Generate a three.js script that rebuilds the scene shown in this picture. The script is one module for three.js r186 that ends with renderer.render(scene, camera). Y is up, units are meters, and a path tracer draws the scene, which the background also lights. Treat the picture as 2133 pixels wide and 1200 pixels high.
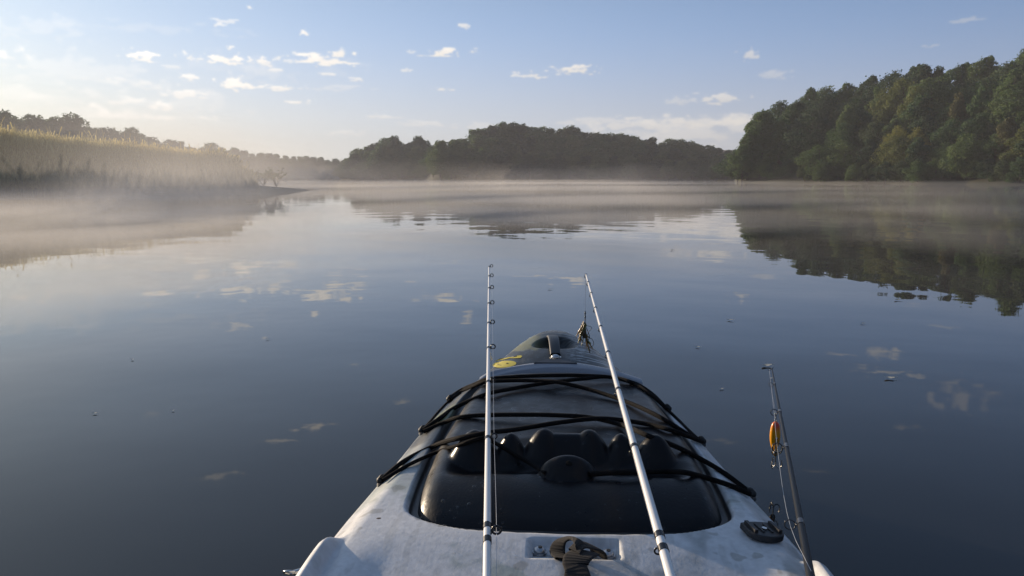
import * as THREE from 'three';
import { mergeGeometries } from 'three/addons/utils/BufferGeometryUtils.js';

// ---------------------------------------------------------------- camera, sun, exposure
const scene = new THREE.Scene();
const EYE = 0.85, F = 1643, HORIZON = 370;                      // eye height; focal length and horizon in photo pixels
const PITCH = Math.atan((600 - HORIZON) / F);
const camera = new THREE.PerspectiveCamera(2 * Math.atan(600 / F) * 180 / Math.PI, 2133 / 1200, 0.05, 3000);
camera.position.set(0, EYE, 0);
camera.rotation.set(-PITCH, 0, 0);
scene.add(camera);
const renderer = new THREE.WebGLRenderer();
renderer.toneMapping = THREE.LinearToneMapping;
renderer.toneMappingExposure = 1.27;
renderer.shadowMap.enabled = true;
const SUN_AZ = -49 * Math.PI / 180, SUN_EL = 9 * Math.PI / 180;
const SUN = new THREE.Vector3(Math.sin(SUN_AZ) * Math.cos(SUN_EL), Math.sin(SUN_EL), -Math.cos(SUN_AZ) * Math.cos(SUN_EL));
const sun = new THREE.DirectionalLight(new THREE.Color(1, 0.8, 0.58), 5);
sun.position.copy(SUN).multiplyScalar(200);
sun.castShadow = true;
Object.assign(sun.shadow.camera, { left: -300, right: 300, top: 80, bottom: -40, near: 1, far: 900 });
sun.shadow.mapSize.set(4096, 4096);
scene.add(sun);

// ---------------------------------------------------------------- numbers
let seed = 7;
const rnd = () => { seed |= 0; seed = seed + 0x6D2B79F5 | 0; let t = Math.imul(seed ^ seed >>> 15, 1 | seed); t = t + Math.imul(t ^ t >>> 7, 61 | t) ^ t; return ((t ^ t >>> 14) >>> 0) / 4294967296; };
const rr = (a, b) => a + (b - a) * rnd();
const hash = (x, y, z = 0) => { let h = Math.imul(x | 0, 374761393) + Math.imul(y | 0, 668265263) + Math.imul(z | 0, 2147483647 - 61); h = Math.imul(h ^ h >>> 13, 1274126177); return ((h ^ h >>> 16) >>> 0) / 4294967296; };
const sm = (t) => t * t * (3 - 2 * t);
const clamp = (x, a = 0, b = 1) => Math.min(b, Math.max(a, x));
const step = (a, b, x) => sm(clamp((x - a) / (b - a)));
const lerp = (a, b, t) => a + (b - a) * t;
function noise(x, y, z = 0) {                                     // 0..1
  const ix = Math.floor(x), iy = Math.floor(y), u = sm(x - ix), v = sm(y - iy);
  return lerp(lerp(hash(ix, iy, z), hash(ix + 1, iy, z), u), lerp(hash(ix, iy + 1, z), hash(ix + 1, iy + 1, z), u), v);
}
function fbm(x, y, z = 0, o = 4) { let s = 0, a = 0.5, n = 0; for (let i = 0; i < o; i++) { s += a * noise(x, y, z + i * 17); n += a; x = x * 2.03 + 5.1; y = y * 2.03 + 1.7; a *= 0.5; } return s / n; }
function tnoise(x, y, p, z) {                                     // noise that repeats every p cells
  const ix = Math.floor(x), iy = Math.floor(y), u = sm(x - ix), v = sm(y - iy), m = (k) => ((k % p) + p) % p;
  return lerp(lerp(hash(m(ix), m(iy), z), hash(m(ix + 1), m(iy), z), u), lerp(hash(m(ix), m(iy + 1), z), hash(m(ix + 1), m(iy + 1), z), u), v);
}
function tfbm(u, v, p, z, o = 5) { let s = 0, a = 0.5, n = 0; for (let i = 0; i < o; i++) { s += a * tnoise(u * p, v * p, p, z + i * 31); n += a; p *= 2; a *= 0.5; } return s / n; }
const table = (list) => (x) => {
  if (x <= list[0][0]) return list[0][1];
  for (let i = 1; i < list.length; i++) if (x <= list[i][0]) { const [a, p] = list[i - 1], [b, q] = list[i]; return lerp(p, q, (x - a) / (b - a)); }
  return list[list.length - 1][1];
};
const smoothTable = (list) => { const t = table(list); return (x, w = 0.06) => (t(x - w) + 2 * t(x - w / 2) + 2 * t(x) + 2 * t(x + w / 2) + t(x + w)) / 8; };
// direction of sight through a pixel of the photo, used to measure where real things stand
function ray(px, py) {
  const d = new THREE.Vector3((px - 1066.5) / F, (600 - py) / F, -1), c = Math.cos(-PITCH), s = Math.sin(-PITCH);
  return new THREE.Vector3(d.x, c * d.y - s * d.z, s * d.y + c * d.z);
}
const atHeight = (px, py, h) => { const r = ray(px, py); return r.clone().multiplyScalar((h - EYE) / r.y).add(new THREE.Vector3(0, EYE, 0)); };
const atDepth = (px, py, d) => { const r = ray(px, py); return r.clone().multiplyScalar(-d / r.z).add(new THREE.Vector3(0, EYE, 0)); };
const bearing = (px) => Math.atan((px - 1066.5) / (F * Math.hypot(1, (600 - HORIZON) / F)));

// ---------------------------------------------------------------- sky: air and clouds
{
  const W = 4096, H = 2048, data = new Float32Array(W * H * 4), deg = 180 / Math.PI;
  const hy = (el) => table([[0, 1], [4, 0.9], [8, 0.75], [12, 0.6], [20, 0.46], [35, 0.38], [60, 0.33], [90, 0.3]])(el);
  const air = (el, g, out) => {
    const L = (0.168 + 1.08 * Math.exp(-g / 50)) * lerp(hy(el), 1, 0.4 * Math.exp(-g / 26));
    const near = Math.exp(-Math.max(0, g - 9) / 50), up = sm(clamp(el / 12));
    const hr = lerp(0.9, 1.1, near), hg = 1.0, hb = lerp(1.22, 0.72, near);
    const deep = clamp((el - 14) / 60);
    const ur = lerp(lerp(0.56, 0.5, deep), 1.05, near * 0.68), ug = lerp(1.0, 1.01, near), ub = lerp(lerp(1.86, 2.05, deep), 0.72, near * 0.68);
    out[0] = L * lerp(hr, ur, up); out[1] = L * lerp(hg, ug, up); out[2] = L * lerp(hb, ub, up);
  };
  const c3 = [0, 0, 0];
  for (let j = 0; j < H; j++) {
    const el = ((j + 0.5) / H - 0.5) * Math.PI, ce = Math.cos(el), se = Math.sin(el);
    for (let i = 0; i < W; i++) {
      const k = (j * W + i) * 4;
      if (el < -0.01) { data[k] = 0.5; data[k + 1] = 0.5; data[k + 2] = 0.5; data[k + 3] = 1; continue; }
      const a = ((i + 0.5) / W - 0.5) * 2 * Math.PI, x = Math.cos(a) * ce, z = Math.sin(a) * ce;
      const g = Math.acos(clamp(x * SUN.x + se * SUN.y + z * SUN.z, -1, 1)) * deg;
      air(Math.max(0, el * deg), g, c3);
      data[k] = c3[0]; data[k + 1] = c3[1]; data[k + 2] = c3[2]; data[k + 3] = 1;
    }
  }
  // clouds: small flat-bottomed puffs; each [bearing, elevation, half width, half height, strength] in degrees
  const puffs = [];
  const seen = [[292, 119, 26, 9, 1], [398, 121, 20, 9, .8], [470, 126, 38, 11, 1], [545, 129, 24, 8, .9], [572, 146, 16, 4, .6], [668, 127, 52, 13, 1], [710, 112, 24, 9, .95], [683, 154, 16, 5, .7], [742, 166, 14, 4, .6], [395, 163, 17, 7, .8], [493, 177, 28, 13, 1], [535, 182, 14, 5, .8], [585, 184, 34, 6, .85], [390, 198, 34, 8, .7], [335, 222, 28, 10, .7], [345, 248, 20, 5, .6], [434, 248, 24, 4, .5], [620, 213, 20, 5, .8], [470, 46, 22, 6, .5], [455, 52, 10, 4, .6], [632, 70, 9, 5, .9], [520, 17, 8, 3, .7], [480, 100, 7, 5, .8], [590, 117, 12, 4, .5], [597, 128, 14, 4, .5], [845, 147, 9, 3, .6], [927, 110, 32, 10, 1], [985, 106, 10, 6, .5], [966, 55, 10, 6, .7], [928, 186, 20, 4, .7], [856, 110, 8, 4, .5], [790, 243, 42, 5, .5], [1115, 158, 34, 8, .8], [1197, 147, 44, 9, .9], [1565, 117, 22, 10, .6], [1612, 158, 26, 9, .35], [1505, 208, 48, 10, .7], [1420, 213, 28, 8, .35], [2015, 43, 20, 5, .3], [1240, 254, 70, 9, .4], [1330, 262, 90, 14, .55], [1450, 258, 100, 17, .65], [1545, 252, 50, 13, .6], [1420, 280, 180, 26, .5], [265, 240, 50, 18, .6], [255, 212, 34, 7, .5], [18, 120, 26, 20, .5], [730, 278, 40, 5, .4], [880, 258, 50, 6, .35], [560, 155, 60, 20, .16], [400, 215, 90, 30, .2], [150, 230, 90, 22, .25], [1000, 262, 70, 8, .3], [150, 150, 120, 28, .2], [60, 60, 90, 22, .16], [330, 62, 130, 16, .13], [480, 140, 190, 26, .1], [90, 200, 110, 20, .25], [690, 185, 60, 8, .25], [300, 180, 50, 9, .3], [210, 165, 40, 8, .3]];
  for (const [px, py, w, h, s] of seen) { const r = ray(px, py); puffs.push([Math.atan2(r.x, -r.z) * deg, Math.asin(r.y / r.length()) * deg, w / 28.5, h / 28.5, s]); }
  // those that only the lake shows: as high above the horizon as their mirror image lies below it
  for (const [px, py, w, h, s] of [[655, 887, 34, 12, .9], [580, 920, 34, 7, .7], [835, 836, 18, 8, .6], [460, 997, 34, 9, .5], [1840, 728, 30, 8, .6], [1852, 779, 44, 8, .6], [2010, 825, 46, 22, .35], [1745, 727, 24, 5, .4], [1500, 898, 34, 8, .35], [1700, 985, 24, 6, .3], [1880, 890, 26, 7, .3], [745, 205 + 540, 16, 5, .4]]) { const r = ray(px, py); puffs.push([Math.atan2(r.x, -r.z) * deg, -Math.asin(r.y / r.length()) * deg, w / 28.5, h / 28.5, s]); }
  for (let i = 0; i < 90; i++) {                                  // the same kind of cloud on round the sky
    const b = rr(-180, 180), e = 4 + 34 * rnd() * rnd();
    if (Math.abs(b) > 37 || e > 23 || i % 3 === 0) puffs.push(Math.abs(b) > 37 || e > 23 ? [b, e, rr(0.5, 1.9), rr(0.15, 0.45), rr(0.3, 0.9)] : [b, e, rr(0.2, 0.7), rr(0.08, 0.2), rr(0.15, 0.45)]);
  }
  puffs.forEach(([b, e, w, h, s], n) => {
    const soft = h > 0.5 || e > 14 ? 0.9 : 0.4, i0 = Math.round(((b - 90) / 360 + 0.5) * W), di = Math.ceil(w * 1.9 / 360 * W / Math.cos(e / deg)), j0 = Math.round((e / 180 + 0.5) * H), dj = Math.ceil(h * 2.4 / 180 * H);
    for (let j = j0 - dj; j <= j0 + dj; j++) for (let i = i0 - di; i <= i0 + di; i++) {
      if (j < H / 2 || j >= H) continue;
      const be = ((i + 0.5) / W - 0.5) * 360 + 90, ee = ((j + 0.5) / H - 0.5) * 180;
      let x = (be - b) * Math.cos(e / deg) / w, y = (ee - e) / h;
      if (y < 0) y *= 1.5;
      const d = Math.hypot(x, y), f = fbm(x * 2.1 * Math.sqrt(w) + n * 7.3, y * 1.7 + n * 3.1, n, 5);
      const al = s * step(0, 0.35 + soft * 0.5, 1.02 - d + (f - 0.5) * 3);
      if (al <= 0) continue;
      const k = (j * W + ((i % W) + W) % W) * 4, a2 = be / deg, ce = Math.cos(ee / deg);
      const g = Math.acos(clamp(Math.sin(a2) * ce * SUN.x + Math.sin(ee / deg) * SUN.y - Math.cos(a2) * ce * SUN.z, -1, 1)) * deg;
      const L = (0.36 + 0.9 * Math.exp(-g / 50)) * lerp(0.93, 1.08, clamp(0.5 + y * 0.4 + (f - 0.5)));
      data[k] = lerp(data[k], Math.max(data[k], L * 1.02), al); data[k + 1] = lerp(data[k + 1], Math.max(data[k + 1], L * 0.97), al); data[k + 2] = lerp(data[k + 2], Math.max(data[k + 2] * 0.97, L * 0.91), al);
    }
  });
  const tex = new THREE.DataTexture(data, W, H, THREE.RGBAFormat, THREE.FloatType);
  tex.mapping = THREE.EquirectangularReflectionMapping; tex.magFilter = THREE.LinearFilter; tex.needsUpdate = true;
  scene.background = tex; scene.environment = tex;
}
scene.fog = new THREE.FogExp2(new THREE.Color(0.95, 0.95, 1.0), 0.0007);

// ---------------------------------------------------------------- names, labels, shapes
const used = {};
function numbered(name) { const n = used[name] = (used[name] ?? -1) + 1; return n ? name + '_' + String(n).padStart(3, '0') : name; }
function tag(o, label, category, group, kind) { if (label) o.userData.label = label; if (category) o.userData.category = category; if (group) o.userData.group = group; if (kind) o.userData.kind = kind; return o; }
function thing(name, label, category, p = [0, 0, 0], group) { const o = new THREE.Group(); o.name = numbered(name); o.position.set(...p); scene.add(o); return tag(o, label, category, group); }
function mesh(name, geo, mat, parent = scene) {
  const g = Array.isArray(geo) ? mergeGeometries(geo.map((x) => { const y = x.index ? x.toNonIndexed() : x.clone(); for (const k of Object.keys(y.attributes)) if (!['position', 'normal', 'uv'].includes(k)) y.deleteAttribute(k); if (!y.attributes.uv) y.setAttribute('uv', new THREE.BufferAttribute(new Float32Array(y.attributes.position.count * 2), 2)); return y; })) : geo;
  const m = new THREE.Mesh(g, mat); m.name = parent === scene ? numbered(name) : name; m.castShadow = m.receiveShadow = true; parent.add(m); return m;
}
const V = (x, y, z) => new THREE.Vector3(x, y, z);
const std = (o) => new THREE.MeshStandardMaterial(o);
const rgb = (r, g, b) => new THREE.Color().setRGB(r, g, b);
function grid(nu, nv, f, uvf) {                                   // f(u, v) -> [x, y, z], smooth
  const p = [], uv = [], ix = [];
  for (let j = 0; j <= nv; j++) for (let i = 0; i <= nu; i++) { const q = f(i / nu, j / nv, i, j); p.push(q[0], q[1], q[2]); const t = uvf ? uvf(q, i / nu, j / nv) : [i / nu, j / nv]; uv.push(t[0], t[1]); }
  for (let j = 0; j < nv; j++) for (let i = 0; i < nu; i++) { const a = j * (nu + 1) + i, b = a + 1, c = a + nu + 1, d = c + 1; ix.push(a, b, d, a, d, c); }
  const g = new THREE.BufferGeometry(); g.setAttribute('position', new THREE.Float32BufferAttribute(p, 3)); g.setAttribute('uv', new THREE.Float32BufferAttribute(uv, 2)); g.setIndex(ix); g.computeVertexNormals(); return g;
}
function tube(pts, r, seg = 0, sides = 8) { const c = new THREE.CatmullRomCurve3(pts, false, 'centripetal'); return new THREE.TubeGeometry(c, seg || Math.max(6, pts.length * 6), r, sides, false); }
function rodGeo(a, b, r0, r1, sides = 14) { const d = b.clone().sub(a), g = new THREE.CylinderGeometry(r1, r0, d.length(), sides, 1); g.applyQuaternion(new THREE.Quaternion().setFromUnitVectors(V(0, 1, 0), d.clone().normalize())); const m = a.clone().add(b).multiplyScalar(0.5); g.translate(m.x, m.y, m.z); return g; }
function ball(p, r, sx = 1, sy = 1, sz = 1, w = 14, h = 10) { const g = new THREE.SphereGeometry(r, w, h); g.scale(sx, sy, sz); g.translate(p.x, p.y, p.z); return g; }
function dataTex(n, m, f, srgb = false, rep) {
  const d = new Uint8Array(n * m * 4);
  for (let j = 0; j < m; j++) for (let i = 0; i < n; i++) { const c = f(i / n, j / m), k = (j * n + i) * 4; d[k] = c[0] * 255; d[k + 1] = c[1] * 255; d[k + 2] = c[2] * 255; d[k + 3] = (c[3] ?? 1) * 255; }
  const t = new THREE.DataTexture(d, n, m); t.magFilter = THREE.LinearFilter; t.wrapS = t.wrapT = THREE.RepeatWrapping; if (srgb) t.colorSpace = THREE.SRGBColorSpace; if (rep) t.repeat.set(...rep); t.needsUpdate = true; return t;
}
const grey = (f) => (u, v) => { const x = clamp(f(u, v)); return [x, x, x]; };

// ---------------------------------------------------------------- water
{
  const N = 1024, TILE = 24, d = new Float32Array(N * N * 4), waves = [];
  for (let k = 0; k < 70; k++) { const len = 0.15 * Math.pow(12, rnd()), q = rr(-1.1, 1.1) + (rnd() < 0.35 ? Math.PI / 2 : 0), n = TILE / len; waves.push([Math.round(n * Math.sin(q)), Math.round(n * Math.cos(q)), rr(0, 6.283), Math.pow(len, 0.25) * rr(0.4, 1)]); }
  const norm = 1 / Math.sqrt(waves.reduce((s, w) => s + w[3] * w[3] / 2, 0));
  for (let j = 0; j < N; j++) for (let i = 0; i < N; i++) {
    let sx = 0, sy = 0;
    for (const [a, b, ph, am] of waves) { const s = am * Math.cos((a * i + b * j) / N * 6.2831853 + ph), l = Math.hypot(a, b); sx += s * a / l; sy += s * b / l; }
    const patch = 0.45 + 0.9 * tfbm(i / N, j / N, 5, 3, 3), k = (j * N + i) * 4;
    d[k] = 0.5 + 0.16 * sx * norm * patch; d[k + 1] = 0.5 + 0.16 * sy * norm * patch; d[k + 2] = 1; d[k + 3] = 1;
  }
  const t = new THREE.DataTexture(d, N, N, THREE.RGBAFormat, THREE.FloatType); t.magFilter = THREE.LinearFilter; t.wrapS = t.wrapT = THREE.RepeatWrapping; t.needsUpdate = true;
  const g = grid(60, 60, (u, v) => [(u - 0.5) * 1000, 0, (v - 0.5) * 1000], (q) => [q[0] / TILE, -q[2] / TILE]);
  g.setIndex(Array.from(g.index.array).reverse()); g.computeVertexNormals();
  const w = mesh('lake_water', g, new THREE.MeshPhysicalMaterial({ color: rgb(0.012, 0.014, 0.016), roughness: 0.012, ior: 1.33, normalMap: t, normalScale: new THREE.Vector2(0.0085, 0.0085) }));
  tag(w, 'calm dark lake mirroring the sky, the clouds and the wooded banks', 'water', null, 'structure');
}

// ---------------------------------------------------------------- land round the lake
const BR = (px) => bearing(px) * 180 / Math.PI;
const shore = table([[-180, 120], [-90, 190], [-60, 230], [-33, 245], [-20, 330], [-13, 420], [-12, 330], [BR(890), 300], [BR(897), 256], [5, 250], [BR(1528), 245], [BR(1536), 140], [20, 132], [33, 112], [60, 95], [180, 120]]);
const rise = table([[-180, 0.1], [-60, 0.05], [-33, 0.06], [-13, 0.05], [BR(890), 0.12], [BR(1528), 0.12], [BR(1536), 0.03], [BR(1600), 0.32], [33, 0.42], [60, 0.3], [180, 0.1]]);
const land = (b, r) => { const e = r - shore(b); return e < 0 ? Math.max(-1.5, e * 0.15) : Math.min(12, 0.1 + e * rise(b)) + 0.5 * fbm(r * 0.2, b * 0.6, 9) * Math.min(1, e / 4); };
const soil = dataTex(256, 256, (u, v) => { const f = tfbm(u, v, 8, 40, 5); return [lerp(0.17, 0.27, f), lerp(0.17, 0.26, f), lerp(0.1, 0.16, f)]; }, true);
{
  const g = grid(720, 60, (u, v) => { const b = u * 360 - 180, r = 60 + 520 * Math.pow(v, 1.3), a = b * Math.PI / 180; return [Math.sin(a) * r, land(b, r), -Math.cos(a) * r]; }, (q) => [q[0] / 9, q[2] / 9]);
  tag(mesh('terrain', g, std({ map: soil, roughness: 1, side: THREE.DoubleSide })), 'dark earth banks rising round the lake under the trees', 'ground', null, 'structure');
}

// ---------------------------------------------------------------- trees
function leafCrown(nLeaf, height, width, leaf, nLobe, open = 0.25) {
  const lobes = [];
  for (let i = 0; i < nLobe; i++) {
    const t = rnd(), y = height * lerp(0.16, 0.93, t), env = Math.sin(Math.PI * Math.pow(clamp(t * 0.86 + 0.12), 0.75)), a = rr(0, 6.283), q = Math.sqrt(rnd()) * 0.36 * width * env;
    lobes.push([Math.cos(a) * q, y, Math.sin(a) * q, width * lerp(0.07, 0.2, rnd()) * lerp(0.55, 1, env)]);
  }
  lobes.push([rr(-.06, .06) * width, height * 0.9, rr(-.06, .06) * width, width * 0.09], [rr(-.15, .15) * width, height * 0.82, 0, width * 0.11], [0, height * 0.45, 0, width * 0.27], [0, height * 0.68, 0, width * 0.2]);
  const sum = lobes.reduce((s, l) => s + l[3] * l[3], 0), p = new Float32Array(nLeaf * 12), ix = new Uint32Array(nLeaf * 6);
  const n = V(0, 0, 0), a = V(0, 0, 0), b = V(0, 0, 0), c = V(0, 0, 0);
  let m = 0, guard = 0;
  while (m < nLeaf && guard++ < nLeaf * 5) {
    let pick = rnd() * sum, l = lobes[0];
    for (const q of lobes) { pick -= q[3] * q[3]; if (pick <= 0) { l = q; break; } }
    n.set(rr(-1, 1), rr(-0.75, 1), rr(-1, 1)); if (n.lengthSq() > 1) continue; n.normalize();
    const rad = l[3] * (0.62 + 0.5 * Math.sqrt(rnd()) + 0.35 * Math.pow(rnd(), 6));
    c.set(l[0] + n.x * rad, l[1] + n.y * rad * 0.85, l[2] + n.z * rad);
    if (fbm(c.x * 0.9 + 50, c.y * 0.9 + c.z * 0.7, 3, 2) < open) continue;
    n.multiplyScalar(0.9).add(V(rr(-1, 1), rr(-0.6, 1), rr(-1, 1))).normalize();
    a.set(rr(-1, 1), rr(-1, 1), rr(-1, 1)).cross(n).normalize(); b.crossVectors(n, a);
    const s = leaf * rr(0.6, 1.3), k = m * 12;
    for (let q = 0; q < 4; q++) { const e = [[-0.5, 0], [0, -0.32], [0.55, 0.02], [0.02, 0.34]][q]; p[k + q * 3] = c.x + (a.x * e[0] + b.x * e[1]) * s; p[k + q * 3 + 1] = c.y + (a.y * e[0] + b.y * e[1]) * s; p[k + q * 3 + 2] = c.z + (a.z * e[0] + b.z * e[1]) * s; }
    ix.set([m * 4, m * 4 + 1, m * 4 + 2, m * 4, m * 4 + 2, m * 4 + 3], m * 6); m++;
  }
  const g = new THREE.BufferGeometry(); g.setAttribute('position', new THREE.BufferAttribute(p.slice(0, m * 12), 3)); g.setIndex(new THREE.BufferAttribute(ix.slice(0, m * 6), 1)); return g;
}
function trunkGeo(height, r) {
  const parts = [tube([V(0, -0.5, 0), V(rr(-.1, .1), height * 0.3, rr(-.1, .1)), V(rr(-.25, .25), height * 0.62, rr(-.25, .25)), V(rr(-.3, .3), height * 0.88, rr(-.3, .3))], r, 8, 6)];
  const pos = parts[0].attributes.position;                       // taper
  for (let i = 0; i < pos.count; i++) { const y = pos.getY(i), k = lerp(1.15, 0.25, clamp(y / height)); pos.setX(i, pos.getX(i) * k); pos.setZ(i, pos.getZ(i) * k); }
  for (let i = 0; i < 5; i++) { const a = rr(0, 6.28), y = height * rr(0.25, 0.6), l = height * rr(0.18, 0.3); parts.push(rodGeo(V(0, y, 0), V(Math.cos(a) * l, y + l * rr(0.5, 1), Math.sin(a) * l), r * 0.4, r * 0.12, 5)); }
  return parts;
}
const bark = std({ color: rgb(0.075, 0.06, 0.048), roughness: 1 });
const leafMat = (r, g, b) => new THREE.MeshPhysicalMaterial({ color: rgb(r * 1.2, g * 1.36, b * 1.2), roughness: 0.9, transmission: 0.45, thickness: 0, side: THREE.DoubleSide, specularIntensity: 0.3 });
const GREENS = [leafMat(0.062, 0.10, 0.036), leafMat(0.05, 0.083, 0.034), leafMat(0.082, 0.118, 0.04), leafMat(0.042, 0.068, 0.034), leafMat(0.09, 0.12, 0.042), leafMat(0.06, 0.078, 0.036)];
const YELLOW = leafMat(0.19, 0.17, 0.045), OLIVE = leafMat(0.125, 0.13, 0.04), RUST = leafMat(0.1, 0.088, 0.038);
const TH = 10;                                                    // the prototypes are 10 m tall
function makeKind(nLeaf, leaf, list) { return list.map(([w, lobes, open]) => ({ crown: leafCrown(nLeaf, TH, w, leaf, lobes, open), trunk: mergeGeometries(trunkGeo(TH, 0.17).map((g) => g.toNonIndexed())) })); }
const NEAR = makeKind(9000, 0.34, [[9, 34, 0.34], [7.6, 26, 0.36], [10.5, 38, 0.34], [6.4, 22, 0.32], [8.4, 30, 0.38]]);
const FAR = makeKind(6500, 0.42, [[9.5, 34, 0.28], [8, 28, 0.3], [11, 40, 0.3], [7, 24, 0.26]]);
const protos = new Map();
function tree(name, label, group, b, r, height, kind, mat, wide = 1, drop = 0) {
  const key = kind.crown.uuid;
  let t;
  if (!protos.has(key)) { t = new THREE.Group(); mesh('trunk', kind.trunk, bark, t); mesh('crown', kind.crown, mat, t); protos.set(key, t); }
  else { t = protos.get(key).clone(); t.children.find((c) => c.name === 'crown').material = mat; }
  t.name = numbered(name); const a = b * Math.PI / 180;
  t.position.set(Math.sin(a) * r, land(b, r) - 0.1 - drop, -Math.cos(a) * r); t.rotation.y = rr(0, 6.283); t.scale.set(height / TH * wide, height / TH, height / TH * wide);
  scene.add(t); return tag(t, label, 'tree', group);
}
const pick = (l) => l[Math.floor(rnd() * l.length)];
const topHeight = (py, px, r) => { const d = ray(px, py); return EYE + d.y / Math.hypot(d.x, d.z) * r; };
// right bank
const rightTop = table([[1530, 292], [1570, 238], [1600, 214], [1650, 192], [1680, 180], [1720, 164], [1780, 158], [1830, 148], [1890, 128], [1925, 130], [1960, 148], [2000, 118], [2050, 112], [2100, 108], [2133, 92], [2300, 80]]);
for (const [off, frac, gap, j] of [[0.2, 0.17, 34, 0], [2.5, 0.38, 50, 0], [6, 0.55, 56, 1], [10, 0.74, 56, 2], [16, 0.88, 56, 3], [23, 1, 44, 4]]) {
  for (let px = 1546 + (j % 2) * 26 + j * 4 + off * 0.8; px < 2260; px += gap * rr(0.85, 1.15)) {
    const b = BR(px), r = shore(b) + off + rr(-1.5, 1.5), top = lerp(374, rightTop(px), clamp(frac * rr(0.92, 1.05), 0, 1.0));
    const h = topHeight(top, px, r) - land(b, r) + 0.1;
    const mat = rnd() < 0.05 ? OLIVE : rnd() < 0.015 ? RUST : pick(GREENS);
    const label = mat === OLIVE ? 'olive green broadleaf tree standing out of the right bank wood' : mat === RUST ? 'reddish brown broadleaf tree among the green right bank trees' : ['low leafy green tree by the water on the right bank', 'green broadleaf tree in the second row of the right bank', 'dark green broadleaf tree halfway up the right bank', 'dark green broadleaf tree high on the right bank slope', 'dark green tree on the skyline of the right bank hill'][j];
    const where = px < 1650 ? ', at its left end' : px < 1800 ? ', left of its middle' : px < 1960 ? ', about its middle' : px < 2090 ? ', right of its middle' : ', at its right end';
    tree('broadleaf_tree', label + where, label.replace('tree', 'trees'), b, r, Math.max(3, h), pick(NEAR), mat, h < 6 ? 1.35 : rr(0.95, 1.25), 0);
  }
}
// left edge of the right bank, seen against the sky
for (const [px, py, off, w, label] of [[1546, 300, 0, 1.1, 'small pale green tree at the left tip of the right bank'], [1556, 272, 2.5, 1, 'green tree just behind the left tip of the right bank'], [1584, 222, 6, 1, 'tall green tree nearest the left end of the right bank']]) { const b = BR(px), r = shore(b) + off; tree('broadleaf_tree', label, null, b, r, topHeight(py, px, r) - land(b, r), NEAR[1], GREENS[2], w); }
for (const [px, py, off, w, mat, label] of [[1895, 172, 11, 0.7, OLIVE, 'tall yellow green tree high in the middle of the right bank wood'], [1902, 262, 4, 0.85, YELLOW, 'small yellow tree in the middle of the right bank near the water'], [1868, 258, 4, 0.9, YELLOW, 'broad yellowing tree left of the small yellow tree on the right bank'], [2092, 240, 3, 0.85, RUST, 'brownish yellow tree by the water at the right edge of the photo'], [1760, 215, 8, 0.95, GREENS[4], 'light green tree left of centre on the right bank slope'], [1985, 190, 9, 0.8, RUST, 'slender brownish tree right of the tall yellow green tree'], [2128, 92, 24, 1, GREENS[3], 'tallest dark tree at the top right corner of the hill'], [1900, 126, 22, 1.2, GREENS[3], 'broad rounded dark tree rising above the right skyline'], [1682, 176, 20, 0.8, GREENS[1], 'pointed dark green tree where the right skyline begins to climb']]) { const b = BR(px), r = shore(b) + off; tree('broadleaf_tree', label, null, b, r, topHeight(py, px, r) - land(b, r), pick(NEAR), mat, w); }
// headland
const headTop = table([[712, 334], [740, 308], [790, 293], [820, 281], [846, 292], [870, 282], [898, 297], [940, 287], [980, 271], [1030, 258], [1060, 253], [1130, 256], [1200, 261], [1270, 271], [1330, 279], [1400, 289], [1450, 296], [1500, 306], [1560, 314]]);
for (const [off, frac, gap, j] of [[1, 0.5, 27, 0], [7, 0.8, 27, 1], [15, 1, 20, 2]]) {
  for (let px = 730 + j * 9; px < 1552; px += gap * rr(0.8, 1.2)) {
    const b = BR(px), r = shore(b) + off + rr(-2, 2), top = lerp(373, headTop(px), clamp(frac * (j === 2 ? rr(0.9, 1.03) : rr(0.82, 1.1)), 0, 1.03)), h = topHeight(top, px, r) - land(b, r), west = px < 893;
    const label = west ? ['waterside tree on the hazy western part of the far headland', 'tree in the middle of the hazy western part of the headland', 'skyline tree on the hazy western part of the headland'][j] : ['waterside green tree along the foot of the far headland', 'dark green tree in the body of the far headland wood', 'dark green tree on the skyline of the far headland'][j];
    tree('headland_tree', label + (west ? (px < 810 ? ', left half' : ', right half') : px < 1040 ? ', near corner' : px < 1200 ? ', below the crest' : px < 1380 ? ', right slope' : ', far right end'), label.replace('tree', 'trees'), b, r, Math.max(4, h), pick(FAR), px > 890 && px < 960 && rnd() < 0.6 ? GREENS[4] : pick(GREENS.slice(0, 5)), h < 7 ? 1.6 : rr(1.1, 1.5));  // trees near the corner get lighter leaves, sunlight put into their colour
  }
}
for (const [px, py, off, w, label] of [[822, 280, 10, 0.9, 'rounded tree rising above the western headland, left of a twin'], [872, 281, 10, 0.95, 'rounded tree rising above the western headland, right of a twin'], [918, 290, 0, 1.1, 'tree at the near corner of the far headland, its sunlit look put into a lighter green'], [948, 288, 1, 1, 'tree beside the near corner tree of the headland, its sunlit look put into a lighter green'], [1052, 252, 16, 1.1, 'topmost tree on the crest of the far headland']]) { const b = BR(px), r = shore(b) + off; tree('headland_tree', label, null, b, r, topHeight(py, px, r) - land(b, r), FAR[0], GREENS[px > 900 && px < 1000 ? 4 : 1], w); }  // near corner pair: sunlit look painted as a lighter leaf green
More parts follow.
